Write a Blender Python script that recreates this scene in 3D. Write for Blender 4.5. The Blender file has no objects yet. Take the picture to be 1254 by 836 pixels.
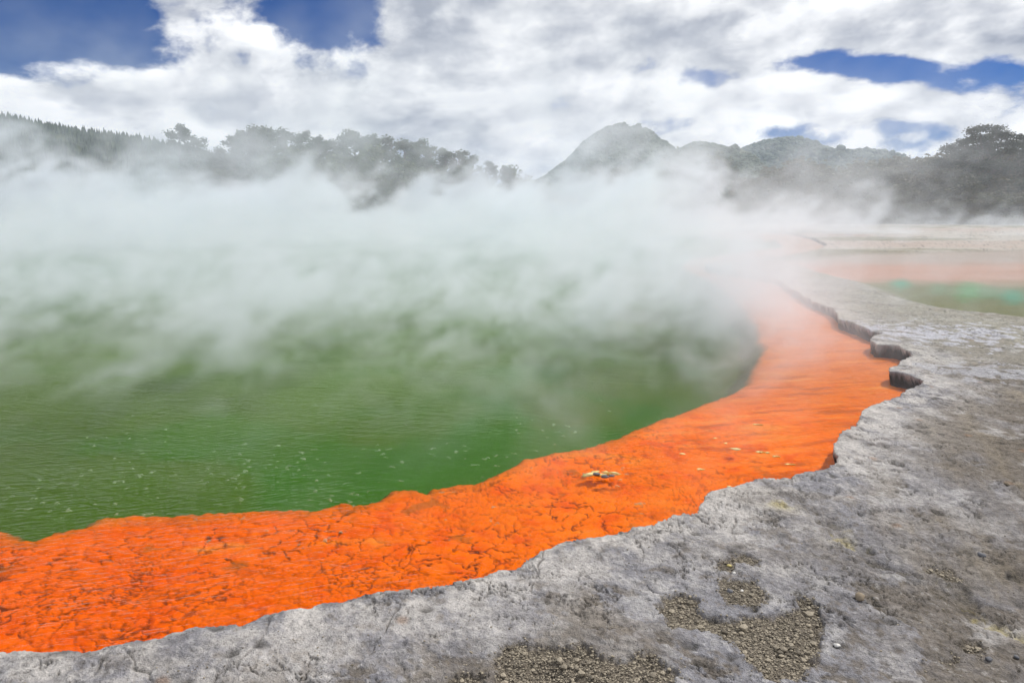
import bpy, bmesh, math, random
import numpy as np
from mathutils import Vector, Matrix

random.seed(7)
S = bpy.context.scene
COL = S.collection
R = math.radians

# ------------------------------------------------------------------ camera
CAM_H = 1.7
PITCH = R(10.85)
F = 836.0            # focal length in photograph pixels (1254 wide)
cd = bpy.data.cameras.new('camera')
cd.sensor_width = 36.0
cd.lens = 24.0
cd.clip_start = 0.05
cd.clip_end = 12000
cam = bpy.data.objects.new('camera', cd)
COL.objects.link(cam)
cam.location = (0, 0, CAM_H)
cam.rotation_euler = (math.pi / 2 - PITCH, 0, 0)
S.camera = cam

# ------------------------------------------------------------------ sun
SUN_EL = 50.0        # elevation
SUN_AZ = 62.0        # degrees clockwise (to the right) from the view direction +Y
sd_ = bpy.data.lights.new('sun', 'SUN')
sd_.energy = 3.6
sd_.angle = R(0.6)
sd_.color = (1.0, 0.965, 0.91)
sun = bpy.data.objects.new('sun', sd_)
COL.objects.link(sun)
_sv = Vector((math.sin(R(SUN_AZ)) * math.cos(R(SUN_EL)), math.cos(R(SUN_AZ)) * math.cos(R(SUN_EL)), math.sin(R(SUN_EL))))
sun.rotation_euler = _sv.to_track_quat('Z', 'Y').to_euler()

S.view_settings.view_transform = 'Standard'
S.view_settings.look = 'None'
S.view_settings.gamma = 1
S.view_settings.exposure = 0.0
S.view_settings.use_curve_mapping = False

S.render.engine = 'CYCLES'
cy = S.cycles
cy.use_denoising = True
try:
    cy.denoiser = 'OPENIMAGEDENOISE'
except Exception:
    pass
cy.use_adaptive_sampling = True
cy.adaptive_threshold = 0.02
cy.max_bounces = 6
cy.diffuse_bounces = 2
cy.glossy_bounces = 2
cy.transmission_bounces = 2
cy.transparent_max_bounces = 64
cy.volume_bounces = 4
cy.volume_step_rate = 4.0
cy.volume_max_steps = 256
cy.caustics_reflective = False
cy.caustics_refractive = False
cy.sample_clamp_indirect = 8


# ------------------------------------------------------------------ node helper
class V:
    """a socket with arithmetic, for shader and geometry node trees alike"""
    def __init__(s, t, sock): s.t = t; s.k = sock
    def _m(s, op, *a, clamp=False):
        n = s.t.nodes.new('ShaderNodeMath'); n.operation = op; n.use_clamp = clamp
        for i, v in enumerate((s,) + a):
            if isinstance(v, V): s.t.links.new(v.k, n.inputs[i])
            else: n.inputs[i].default_value = float(v)
        return V(s.t, n.outputs[0])
    def __add__(s, o): return s._m('ADD', o)
    __radd__ = __add__
    def __sub__(s, o): return s._m('SUBTRACT', o)
    def __rsub__(s, o): return (s * -1.0) + o
    def __mul__(s, o): return s._m('MULTIPLY', o)
    __rmul__ = __mul__
    def __truediv__(s, o): return s._m('DIVIDE', o)
    def pow(s, e): return s._m('POWER', e)
    def abs(s): return s._m('ABSOLUTE')
    def mn(s, o): return s._m('MINIMUM', o)
    def mx(s, o): return s._m('MAXIMUM', o)
    def sin(s): return s._m('SINE')
    def exp(s): return s._m('EXPONENT')
    def sat(s): return s._m('ADD', 0.0, clamp=True)
    def step(s, a, b, lo=0.0, hi=1.0, smooth=True):
        n = s.t.nodes.new('ShaderNodeMapRange'); n.interpolation_type = 'SMOOTHSTEP' if smooth else 'LINEAR'; n.clamp = True
        s.t.links.new(s.k, n.inputs[0])
        for i, v in zip((1, 2, 3, 4), (a, b, lo, hi)):
            if isinstance(v, V): s.t.links.new(v.k, n.inputs[i])
            else: n.inputs[i].default_value = v
        return V(s.t, n.outputs[0])

def sep(t, sock):
    n = t.nodes.new('ShaderNodeSeparateXYZ'); t.links.new(sock, n.inputs[0])
    return [V(t, o) for o in n.outputs]
def comb(t, x, y, z):
    n = t.nodes.new('ShaderNodeCombineXYZ')
    for i, v in enumerate((x, y, z)):
        if isinstance(v, V): t.links.new(v.k, n.inputs[i])
        else: n.inputs[i].default_value = v
    return n.outputs[0]
def noise(t, vec, scale, detail=4, rough=0.5, dist=0.0, color=False, lac=2.0):
    n = t.nodes.new('ShaderNodeTexNoise'); n.noise_dimensions = '3D'
    if vec is not None: t.links.new(vec, n.inputs['Vector'])
    n.inputs['Scale'].default_value = scale; n.inputs['Detail'].default_value = detail
    n.inputs['Roughness'].default_value = rough; n.inputs['Distortion'].default_value = dist
    n.inputs['Lacunarity'].default_value = lac
    return n.outputs['Color'] if color else V(t, n.outputs[0])
def mixc(t, f, a, b, mode='MIX'):
    n = t.nodes.new('ShaderNodeMix'); n.data_type = 'RGBA'; n.blend_type = mode
    if isinstance(f, V): t.links.new(f.k, n.inputs[0])
    else: n.inputs[0].default_value = f
    for i, v in ((6, a), (7, b)):
        if isinstance(v, (tuple, list)): n.inputs[i].default_value = tuple(v) + (1,) * (4 - len(v))
        else: t.links.new(v, n.inputs[i])
    return n.outputs[2]

def new_mat(name):
    m = bpy.data.materials.new(name); m.use_nodes = True
    t = m.node_tree; t.nodes.clear()
    out = t.nodes.new('ShaderNodeOutputMaterial')
    return m, t, out
def principled(t, out, base, rough=0.8, spec=0.3):
    p = t.nodes.new('ShaderNodeBsdfPrincipled')
    if isinstance(base, (tuple, list)): p.inputs['Base Color'].default_value = tuple(base) + (1,) * (4 - len(base))
    else: t.links.new(base, p.inputs['Base Color'])
    if isinstance(rough, V): t.links.new(rough.k, p.inputs['Roughness'])
    else: p.inputs['Roughness'].default_value = rough
    if isinstance(spec, V): t.links.new(spec.k, p.inputs['Specular IOR Level'])
    else: p.inputs['Specular IOR Level'].default_value = spec
    t.links.new(p.outputs[0], out.inputs[0])
    return p
def bump(t, h, strength=0.5, dist=0.01, normal=None):
    b = t.nodes.new('ShaderNodeBump'); b.inputs['Strength'].default_value = strength
    b.inputs['Distance'].default_value = dist
    t.links.new(h.k, b.inputs['Height'])
    if normal is not None: t.links.new(normal, b.inputs['Normal'])
    return b.outputs[0]

# ------------------------------------------------------------------ world: Nishita sky with broken cloud
W = bpy.data.worlds.new('World'); S.world = W; W.use_nodes = True
t = W.node_tree; t.nodes.clear()
wo = t.nodes.new('ShaderNodeOutputWorld'); bg = t.nodes.new('ShaderNodeBackground')
sky = t.nodes.new('ShaderNodeTexSky'); sky.sky_type = 'NISHITA'; sky.sun_disc = False
sky.sun_elevation = R(SUN_EL); sky.sun_rotation = R(SUN_AZ)
sky.altitude = 300; sky.air_density = 1.0; sky.dust_density = 0.25; sky.ozone_density = 3.0
SKY_STR = 0.1
tc = t.nodes.new('ShaderNodeTexCoord')
dx, dy, dz = sep(t, tc.outputs['Generated'])
el = dz.mx(0.0)
inv = 1.0 / 1.0
den = el + 0.16
PX = dx / den; PY = dy / den
def cloud_field(ox, oy):
    vec = comb(t, dx * 1.1 + ox, dy * 1.1 + 4.0, dz * 2.0 + oy - dx * 0.12)
    a = noise(t, vec, 3.6, 8, 0.60, 0.1)
    vo = t.nodes.new('ShaderNodeTexVoronoi'); vo.feature = 'F1'; vo.normalize = True
    vo.inputs['Scale'].default_value = 9.0; vo.inputs['Detail'].default_value = 1.0; vo.inputs['Roughness'].default_value = 0.55
    wv = t.nodes.new('ShaderNodeVectorMath'); wv.operation = 'MULTIPLY_ADD'; t.links.new(noise(t, vec, 7.0, 2, 0.6, 0.0, True), wv.inputs[0]); wv.inputs[1].default_value = (0.09, 0.09, 0.09); t.links.new(vec, wv.inputs[2])
    t.links.new(wv.outputs[0], vo.inputs['Vector'])
    a = a + (V(t, vo.outputs['Distance']) * -1.0 + 0.36) * 0.40
    b = noise(t, comb(t, PX + 3.1, PY * 0.9 + 7.3, 0.0), 0.8, 3, 0.5)
    return a * 0.72 + b * 0.28
c0 = cloud_field(0.0, 0.0)
c1 = cloud_field(0.035, 0.055)
# openings of blue sky and thick banks, as directions (azimuth-tangent, elevation-tangent, width, height, amount)
hy = dy.mx(0.05)
ax = dx / hy; ez = dz / hy
def pix_dir(px, py):
    x = (px - 627) / F; v = (418 - py) / F
    yy = math.cos(PITCH) + v * math.sin(PITCH); zz = -math.sin(PITCH) + v * math.cos(PITCH)
    return x / yy, zz / yy
HOLES = [(50, 38, 125, 46, .145), (165, 78, 45, 18, .08), (400, 15, 60, 50, .11), (430, 65, 30, 25, .05),
         (1160, 85, 150, 19, .145), (1040, 75, 40, 14, .08), (860, 100, 60, 14, .10), (820, 150, 45, 14, .12), (935, 160, 50, 13, .13), (1010, 135, 40, 10, .08), (1120, 155, 30, 8, .06),
         (640, 45, 160, 80, -.09), (250, 60, 130, 60, -.07), (1000, 35, 150, 30, -.10), (200, 130, 300, 40, -.12), (560, 150, 150, 30, -.06), (1160, 150, 110, 30, -.07), (980, 115, 90, 18, -.06)]
bias = None
for (px, py, w, h, a) in HOLES:
    qx, qz = pix_dir(px, py)
    g = (((ax - qx) / (w / F)).pow(2.0) + ((ez - qz) / (h / F)).pow(2.0))
    g = (g * -0.7).exp() * a
    bias = g if bias is None else bias + g
front = dy.step(0.0, 0.3)
bias = bias * front
dens = c0 - bias
cover = dens.step(0.425, 0.500)
thick = dens.step(0.50, 0.66)
lit = (c0 - c1) * 6.0 + 0.5
lit = lit.sat()
shade = noise(t, comb(t, PX * 0.8 + 9.0, PY * 0.9, el * 3), 1.6, 6, 0.6, 0.2).step(0.35, 0.7)
bright = lit * 0.75 + (1.0 - thick) * 0.30 + 0.06 - shade * 0.24
cl_col = mixc(t, bright.step(0.05, 0.9, smooth=False), (0.38, 0.41, 0.49), (1.20, 1.20, 1.20))
lowhaze = el.step(0.0, 0.20, 0.35, 0.0)
sc_ = t.nodes.new('ShaderNodeVectorMath'); sc_.operation = 'SCALE'
t.links.new(sky.outputs[0], sc_.inputs[0]); sc_.inputs['Scale'].default_value = SKY_STR
skyc = mixc(t, 1.0, sc_.outputs[0], (0.025, 0.215, 0.58), 'MULTIPLY')
skyc = mixc(t, lowhaze, skyc, (0.50, 0.60, 0.76))
fin = mixc(t, cover, skyc, cl_col)
t.links.new(fin, bg.inputs[0]); bg.inputs[1].default_value = 1.0
t.links.new(bg.outputs[0], wo.inputs[0])
W.cycles.sampling_method = 'MANUAL'
W.cycles.sample_map_resolution = 512

# ------------------------------------------------------------------ numpy noise
def _hash(ix, iy, seed):
    h = (ix.astype(np.int64) * 374761393 + iy.astype(np.int64) * 668265263 + seed * 1442695041) & 0xFFFFFFFF
    h = ((h ^ (h >> 13)) * 1274126177) & 0xFFFFFFFF
    h = h ^ (h >> 16)
    return (h & 0xFFFFFF).astype(np.float32) / np.float32(0xFFFFFF)
def vnoise(x, y, seed=0):
    xi = np.floor(x); yi = np.floor(y); fx = (x - xi).astype(np.float32); fy = (y - yi).astype(np.float32)
    xi = xi.astype(np.int64); yi = yi.astype(np.int64)
    out = 0
    g = []
    for oy in (0, 1):
        for ox in (0, 1):
            a = _hash(xi + ox, yi + oy, seed) * np.float32(6.2831853)
            g.append(np.cos(a) * (fx - ox) + np.sin(a) * (fy - oy))
    u = fx * fx * fx * (fx * (fx * 6 - 15) + 10); v = fy * fy * fy * (fy * (fy * 6 - 15) + 10)
    return ((g[0] * (1 - u) + g[1] * u) * (1 - v) + (g[2] * (1 - u) + g[3] * u) * v) * 1.5
def fbm(x, y, f, octv=5, rough=0.5, seed=0):
    s = 0; a = 1.0; tot = 0
    for o in range(octv):
        s = s + a * vnoise(x * f + 17.3 * o, y * f - 9.1 * o, seed + o * 7)
        tot += a; a *= rough; f *= 2.03
    return s / tot
def worley(x, y, f, seed=0):
    x = x * f; y = y * f
    xi = np.floor(x).astype(np.int64); yi = np.floor(y).astype(np.int64)
    f1 = np.full(x.shape, 9.0, np.float32); f2 = f1.copy(); cid = np.zeros(x.shape, np.float32)
    for oy in (-1, 0, 1):
        for ox in (-1, 0, 1):
            cx = xi + ox; cyy = yi + oy
            d = np.hypot(cx + _hash(cx, cyy, seed) - x, cyy + _hash(cx, cyy, seed + 99) - y).astype(np.float32)
            m = d < f1
            f2 = np.where(m, f1, np.minimum(f2, d)); cid = np.where(m, _hash(cx, cyy, seed + 5), cid); f1 = np.where(m, d, f1)
    return f1, f2, cid
def sstep(x, a, b):
    q = np.clip((x - a) / (b - a), 0, 1); return q * q * (3 - 2 * q)
def lerp(a, b, f): return a + (b - a) * f

def ray_ground(px, py, z=0.0):
    x = (px - 627) / F; v = (418 - py) / F
    yy = math.cos(PITCH) + v * math.sin(PITCH); zz = -math.sin(PITCH) + v * math.cos(PITCH)
    k = (z - CAM_H) / zz
    return (x * k, yy * k)
def at_dist(px, py, dist):
    x = (px - 627) / F; v = (418 - py) / F
    yy = math.cos(PITCH) + v * math.sin(PITCH); zz = -math.sin(PITCH) + v * math.cos(PITCH)
    return (x / yy * dist, dist, CAM_H + zz / yy * dist)

def poly_sd(X, Y, poly):
    """signed distance (negative inside) and unit vector pointing from water to land"""
    P = np.array(poly, np.float32); Q = np.roll(P, -1, 0)
    best = np.full(X.shape, 1e9, np.float32); bx = np.zeros(X.shape, np.float32); by = bx.copy()
    ins = np.zeros(X.shape, bool)
    for (ax_, ay_), (cx, cyy) in zip(P, Q):
        ex, ey = cx - ax_, cyy - ay_
        L = ex * ex + ey * ey + 1e-9
        q = np.clip(((X - ax_) * ex + (Y - ay_) * ey) / L, 0, 1)
        vx = X - (ax_ + q * ex); vy = Y - (ay_ + q * ey)
        d = vx * vx + vy * vy
        m = d < best
        best = np.where(m, d, best); bx = np.where(m, vx, bx); by = np.where(m, vy, by)
        c = ((ay_ > Y) != (cyy > Y))
        if abs(ey) > 1e-9:
            ins ^= c & (X < ex * (Y - ay_) / ey + ax_)
    d = np.sqrt(best); s = np.where(ins, -1.0, 1.0).astype(np.float32)
    inv = s / np.maximum(d, 1e-6)
    return d * s, bx * inv, by * inv

# ------------------------------------------------------------------ traced plan of the place (photograph outlines dropped on the ground)
WATER = -0.085
SHORE_PX = [(0, 800), (60, 801), (130, 800), (180, 790), (240, 777), (290, 774), (320, 760), (370, 750), (420, 743), (450, 733), (490, 727),
    (540, 718), (580, 710), (625, 696), (650, 681), (700, 665), (740, 655), (780, 642), (820, 633), (855, 628), (868, 610), (882, 600), (925, 588),
    (965, 584), (991, 579), (1010, 573), (1025, 562), (1021, 549), (1035, 531), (1052, 520), (1052, 510), (1056, 502), (1066, 497), (1085, 490), (1103, 485), (1109, 477),
    (1127, 470), (1129, 466), (1112, 459), (1092, 455), (1090, 450), (1100, 443), (1119, 438), (1118, 434), (1100, 427), (1070, 424), (1066, 419), (1070, 414), (1082, 411),
    (1066, 407), (1048, 399), (1028, 392), (1022, 384), (1020, 379), (995, 369), (978, 360), (960, 348), (951, 341), (911, 335), (880, 330), (864, 327), (862, 323), (911, 320), (941, 315),
    (968, 312), (1000, 306), (1012, 299), (995, 291), (965, 284)]
shore = [ray_ground(*p) for p in SHORE_PX]
shore += [(18, 73), (2, 75), (-20, 74), (-45, 77), (-62, 72), (-72, 55), (-66, 38), (-40, 20), (-18, 9), (-8, 3.9), (-4.2, 2.6)]
GREEN_PX = [(-60, 668), (0, 658), (30, 665), (47, 666), (75, 655), (110, 650), (130, 640), (160, 637), (210, 637), (235, 640), (290, 635), (330, 632), (380, 634),
    (418, 624), (435, 628), (455, 622), (480, 607), (500, 605), (520, 612), (545, 601), (560, 597), (580, 601), (600, 590), (630, 578), (650, 564), (700, 556),
    (740, 548), (770, 537), (800, 522), (850, 505), (880, 492), (908, 482), (922, 470), (932, 450), (936, 430), (934, 410), (922, 390), (905, 370), (885, 352), (858, 338), (835, 328),
    (845, 318), (900, 311), (960, 303), (950, 294)]
green = [ray_ground(px, py, -0.17) for px, py in GREEN_PX]
green += [(10, 66), (-20, 68), (-45, 70), (-58, 66), (-66, 52), (-60, 38), (-38, 22), (-17, 11), (-8, 6.0)]
POOL2_PX = [(990, 330), (1040, 342), (1066, 350), (1088, 360), (1122, 369), (1169, 378), (1254, 387), (1400, 398), (1750, 400), (1750, 306), (1400, 303), (1254, 304), (1130, 307), (1050, 309), (995, 313), (965, 320)]
pool2 = [ray_ground(px, py, 0) for px, py in POOL2_PX]
PITS_PX = [
    ([(812, 728), (835, 722), (855, 735), (862, 748), (905, 752), (948, 750), (972, 740), (975, 727), (995, 727), (1010, 750), (1008, 800), (985, 832), (935, 832), (908, 800), (900, 788), (870, 776), (820, 768), (805, 748)], .028),
    ([(885, 706), (925, 710), (940, 722), (932, 738), (890, 738), (872, 724)], .016),
    ([(878, 686), (905, 677), (930, 685), (931, 696), (905, 692), (895, 700), (880, 697), (873, 692)], .018),
    ([(612, 792), (640, 789), (680, 797), (720, 794), (742, 806), (765, 813), (790, 806), (815, 812), (836, 828), (815, 860), (620, 862), (604, 825)], .028),
    ([(548, 828), (565, 820), (590, 824), (600, 840), (585, 860), (545, 860)], .028),
    ([(1178, 786), (1200, 782), (1216, 792), (1210, 797), (1190, 797)], .03),
    ([(1155, 797), (1170, 793), (1172, 802), (1160, 806)], .03),
    ([(1130, 689), (1160, 694), (1175, 710), (1160, 712), (1140, 700)], .02)]
pits = [([ray_ground(*p) for p in pl], d) for pl, d in PITS_PX]
GROOVE = [ray_ground(*p) for p in [(1010, 630), (1040, 668), (1068, 690), (1110, 698), (1150, 716), (1180, 738), (1230, 762), (1300, 800)]]

# ------------------------------------------------------------------ ground sheet (polar, about one vertex per pixel)
def sheet_grid():
    fine = np.arange(-R(41), R(41), 0.00165)
    left = np.linspace(-math.pi, -R(41), 170)[:-1]
    right = np.linspace(R(41), math.pi, 170)[:-1]
    az = np.concatenate([left, fine, right])
    dep = np.concatenate([np.linspace(R(80), R(42), 24)[:-1], np.arange(R(42), R(16), -0.00125), np.arange(R(16), R(6), -0.0005), np.arange(R(6), R(0.9), -0.00085)])
    rad = CAM_H / np.tan(dep)
    far = np.geomspace(rad[-1] * 1.05, 4000, 36)
    rad = np.concatenate([rad, far])
    return az.astype(np.float32), rad.astype(np.float32)
AZ, RAD = sheet_grid()
nA, nR = len(AZ), len(RAD)
RR, AA = np.meshgrid(RAD, AZ, indexing='ij')
X = (RR * np.sin(AA)).ravel(); Y = (RR * np.cos(AA)).ravel()
RV = RR.ravel()
near = RV < 130
# wobble of the outlines
wx = fbm(X, Y, 1.3, 5, 0.55, 11) * 0.07 + fbm(X, Y, 8, 5, 0.68, 12) * 0.034; wy = fbm(X, Y, 1.3, 5, 0.55, 23) * 0.07 + fbm(X, Y, 8, 5, 0.68, 24) * 0.034
def sd_on(poly, mask, wob=1.0, default=50.0):
    d = np.full(X.shape, default, np.float32); nx = np.zeros(X.shape, np.float32); ny = nx.copy()
    a, b, c = poly_sd(X[mask] + wx[mask] * wob, Y[mask] + wy[mask] * wob, poly)
    d[mask] = a; nx[mask] = b; ny[mask] = c
    return d, nx, ny
U, NX, NY = sd_on(shore, near)
G, _, _ = sd_on(green, near & (U < 1), 1.3)
P2, _, _ = sd_on(pool2, near & (X > 3), 1.0)

# ---- land height
h = 0.035 * fbm(X, Y, 0.35, 3, 0.5, 1) + 0.010 * fbm(X, Y, 1.6, 4, 0.55, 2)
fine_n = fbm(X, Y, 9, 5, 0.62, 3)
ridg = 1 - np.abs(fbm(X, Y, 3.1, 4, 0.55, 31)) * 3.0
crust = fbm(X * 1.0 + 0.4 * Y, Y * 1.5, 0.9, 6, 0.58, 5)
q = crust * 9.0
st = np.floor(q) + sstep(q - np.floor(q), 0.0, 0.16)
stepmask = sstep(fbm(X, Y, 0.7, 2, 0.5, 8), -0.15, 0.25)
lay = st / 9.0 * 0.055
h = h + lay * (0.35 + 0.65 * stepmask) + fine_n * 0.011 + np.clip(ridg, 0, 1) * 0.004 + fbm(X, Y, 34, 3, 0.6, 161) * 0.0035
er = sstep(fbm(X + 0.5 * Y, Y, 0.75, 7, 0.62, 181) - 0.06 + 0.05 * sstep(X, 0.5, 2.5), 0.0, 0.035) * sstep(U, 0.25, 0.45)
h = h - er * 0.007 + er * fbm(X, Y, 26, 4, 0.65, 183) * 0.006
k1, k2, kid = worley(X + fine_n * 0.03, Y * 1.3, 7.0, 163)
pock = (1 - sstep(k1, 0.06, 0.20 + 0.15 * kid)) * (kid > 0.80) * sstep(fbm(X, Y, 1.4, 3, 0.5, 165), -0.15, 0.2)
h -= pock * 0.012
fl_ = np.minimum(np.abs(fbm(X + 0.3 * Y, Y, 1.7, 6, 0.62, 167)), np.abs(fbm(X, Y + 0.2 * X, 2.9, 5, 0.6, 191)) + 0.004)
flake = (1 - sstep(fl_, 0.0, 0.022)) * sstep(fbm(X, Y, 1.9, 3, 0.55, 169), -0.12, 0.06)
h -= flake * 0.014
f1, f2, cid = worley(X + fbm(X, Y, 4, 3, 0.5, 41) * 0.12, Y + fbm(X, Y, 4, 3, 0.5, 43) * 0.12, 2.2, 3)
crack = (1 - sstep(f2 - f1, 0.0, 0.035)) * sstep(fbm(X, Y, 1.2, 2, 0.5, 47), 0.05, 0.3)
h -= crack * 0.008
# transverse cracks of the rim
rimc = np.exp(-np.clip(U, 0, 9) / 0.30)
ang = (X * 0.9 - Y * 0.25) + fbm(X, Y, 3, 3, 0.5, 51) * 0.10
rc = np.abs(((ang * 2.3) % 1.0) - 0.5)
rcrack = (1 - sstep(rc, 0.0, 0.014)) * sstep(fbm(X, Y, 11, 3, 0.6, 171), -0.25, 0.1) * sstep(fbm(X, Y, 1.5, 2, 0.5, 53), -0.05, 0.2) * sstep(0.42 - U, 0, 0.1) * (RV < 6)
h -= rcrack * 0.010
h += 0.018 * rimc
# pits with gravel
PIT = np.zeros(X.shape, np.float32)
m = (RV < 9) & (Y > 0)
pwx = fbm(X, Y, 7, 6, 0.66, 61) * 0.085; pwy = fbm(X, Y, 7, 6, 0.66, 67) * 0.085
for pl, dep_ in pits:
    a, _, _ = poly_sd(X[m] + pwx[m], Y[m] + pwy[m], pl)
    k = 1 - sstep(a, -0.022, 0.006)
    tilt = 0.75 + 0.25 * k
    h[m] -= k * dep_ * tilt * 0.62
    h[m] += np.exp(-np.abs(a) / 0.02) * 0.004 * (a > 0)
    PIT[m] = np.maximum(PIT[m], k)
# groove
def line_d(Xm, Ym, pts):
    b = np.full(Xm.shape, 9.0, np.float32)
    for (x0, y0), (x1, y1) in zip(pts[:-1], pts[1:]):
        ex, ey = x1 - x0, y1 - y0
        qq = np.clip(((Xm - x0) * ex + (Ym - y0) * ey) / (ex * ex + ey * ey), 0, 1)
        b = np.minimum(b, np.hypot(Xm - x0 - qq * ex, Ym - y0 - qq * ey))
    return b
GD = np.full(X.shape, 9.0, np.float32)
GD[m] = line_d(X[m] + pwx[m] * 2, Y[m] + pwy[m] * 2, GROOVE)
h -= 0.022 * np.exp(-(GD / 0.05) ** 2)
farflat = sstep(RV, 25, 60)
h = h * (1 - 0.6 * farflat) + 0.10 * sstep(RV, 60, 90) * sstep(RV, 60, 90)
# second pool basin
p2 = 1 - sstep(P2, -0.5, 0.12)
h = lerp(h, -0.11 + 0.02 * fbm(X, Y, 1.2, 3, 0.5, 71), p2)
# away from camera: gentle swells far behind
h += sstep(RV, 250, 2500) * 6 * fbm(X, Y, 0.002, 3, 0.5, 77)

# ---- bed height
b1, b2, bid = worley(X + fbm(X, Y, 5, 4, 0.55, 81) * 0.13, Y + fbm(X, Y, 5, 4, 0.55, 83) * 0.13, 7.4, 13)
s1, s2, sid = worley(X + fbm(X, Y, 9, 3, 0.5, 85) * 0.07, Y + fbm(X, Y, 9, 3, 0.5, 87) * 0.07, 16.0, 15)
mixn = sstep(fbm(X, Y, 1.5, 3, 0.5, 89), -0.12, 0.12)
lump_a = np.sqrt(np.clip(b2 - b1, 0, 1)); lump_b = np.sqrt(np.clip(s2 - s1, 0, 1))
smooth_zone = sstep(X, 0.2, 2.2)
lamp = lerp(1.0, 0.35, smooth_zone)
bed = -0.150 + (lump_a * (0.35 + 0.65 * bid) * 0.021 * (1 - 0.4 * mixn) + lump_b * (0.4 + .6 * sid) * 0.014 * (0.35 + 0.65 * mixn)) * lamp
bed += 0.022 * fbm(X, Y, 2.0, 4, 0.55, 91) + 0.004 * fbm(X, Y, 22, 3, 0.6, 93)
bed = np.minimum(bed, WATER - 0.006)
drop = sstep(-G, -0.02, 0.35)
bed = lerp(bed, -0.42 + 0 * bed, drop)

# ---- rim wall profile
WW = 0.075
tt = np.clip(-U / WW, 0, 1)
topz = h - 0.012 * np.exp(-np.clip(U, 0, 9) / 0.025)
bott = -0.30
prof = np.clip(tt, 0, 1) ** 0.8
under = 0.045 * np.sin(np.clip(tt, 0, 1) * math.pi) + fbm((X + Y) * 1.2, prof * 1.1, 6, 4, 0.6, 95) * 0.030 * sstep(tt, 0.02, 0.3)
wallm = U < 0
strat = 0.008 * np.sin(prof * 38) * wallm
LX = X + NX * np.where(wallm, np.minimum(-U, WW) * 0.9 + under + strat, 0)
LY = Y + NY * np.where(wallm, np.minimum(-U, WW) * 0.9 + under + strat, 0)
LZ = np.where(wallm, lerp(topz, bott, prof), topz)

# ---- land colour (albedo)
def C(*c): return np.array(c, np.float32)[None, :]
def mixn3(a, b, f): return a * (1 - f[:, None]) + b * f[:, None]
blue_grey = C(0.240, 0.234, 0.250); pale = C(0.46, 0.44, 0.425); brown = C(0.158, 0.132, 0.104); dark = C(0.050, 0.045, 0.038); tan = C(0.26, 0.215, 0.15); white = C(0.52, 0.50, 0.485); yel = C(0.42, 0.35, 0.14)
n1 = fbm(X, Y, 0.9, 5, 0.6, 101); n2 = fbm(X, Y, 4.5, 5, 0.62, 103); n3 = fbm(X, Y, 1.0, 4, 0.6, 105)
cl = np.repeat(blue_grey, len(X), 0)
n4 = fbm(X, Y, 14, 5, 0.68, 151); n5 = fbm(X * 0.8 + Y * 0.3, Y, 30, 4, 0.65, 153)
cl = mixn3(cl, pale, sstep(n2 + 0.45 * n1 + 0.8 * n4, -0.05, 0.50) * 0.80)
cl = mixn3(cl, brown, sstep(-n4 + 0.7 * n1 - 0.4 * n2, 0.05, 0.42) * 0.75)
cl = mixn3(cl, brown, sstep(st / 9.0 + 0.3 * n3 + 0.3 * n4, 0.10, 0.22) * 0.6 * stepmask)
cl = mixn3(cl, C(0.148, 0.122, 0.092), er * (0.70 + 0.25 * np.clip(n4 * 3, -1, 1)))
cl = mixn3(cl, pale, sstep(-st / 9.0 + 0.3 * n2, 0.12, 0.26) * 0.6)
cl = mixn3(cl, white, sstep(n5 + 0.5 * n4 - 0.3 * n1, 0.22, 0.5) * 0.55)
cl = mixn3(cl, dark, sstep(-n5 + 0.3 * n4, 0.30, 0.5) * 0.55)
# right-hand side: browner, streaked along the shore
inl = np.clip(U, 0, 30)
strk = fbm(X * 0.55 + Y * 0.9, (X * 0.9 - Y * 0.35) * 4.0, 0.9, 5, 0.6, 107)
rightness = sstep(X - 0.25 * Y + 0.9 * n3, 0.35, 2.2)
bm = np.clip(rightness * (0.72 + 1.5 * strk) + sstep(n1, 0.10, 0.40) * 0.45, 0, 1) * sstep(inl, 0.10, 0.7)
cl = mixn3(cl, brown, bm * 0.94)
cl = mixn3(cl, tan, sstep(strk, 0.12, 0.4) * rightness * 0.45)
cl = mixn3(cl, dark, sstep(-n2 + 0.5 * strk, 0.28, 0.55) * (0.25 + 0.6 * rightness))
# pale rim
rim = np.exp(-(inl / lerp(0.42, 0.42, sstep(RV, 4, 9))) ** 1.5) * sstep(n2 + 0.9 * n1, -0.45, 0.15)
cl = mixn3(cl, C(0.53, 0.495, 0.46), np.clip(rim * 0.90, 0, 1))
cl = mixn3(cl, white, sstep(fbm(X, Y, 1.7, 5, 0.65, 109), 0.26, 0.42) * 0.5)
# far part of the terrace goes pale olive-grey
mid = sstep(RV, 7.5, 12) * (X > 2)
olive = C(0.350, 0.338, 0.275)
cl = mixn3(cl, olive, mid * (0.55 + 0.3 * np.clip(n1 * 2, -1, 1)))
mx_, my_ = ray_ground(1135, 408)
patch = sstep(1.0 - np.hypot((X - mx_) / 1.5, (Y - my_) / 1.05) + 2.2 * n2 + 0.8 * n1, 0.30, 0.55)
cl = mixn3(cl, C(0.47, 0.47, 0.52), patch * 0.85)
mx_, my_ = ray_ground(1205, 455)
patch = sstep(1.0 - np.hypot((X - mx_) / 0.9, (Y - my_) / 0.7) + 1.4 * n2, 0.45, 0.6)
cl = mixn3(cl, C(0.40, 0.40, 0.43), patch * 0.7)
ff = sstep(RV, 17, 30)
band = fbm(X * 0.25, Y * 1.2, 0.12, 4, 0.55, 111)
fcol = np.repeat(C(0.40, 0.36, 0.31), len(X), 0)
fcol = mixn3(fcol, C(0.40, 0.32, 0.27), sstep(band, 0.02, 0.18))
fcol = mixn3(fcol, C(0.19, 0.17, 0.10), sstep(-band, 0.05, 0.2))
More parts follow.
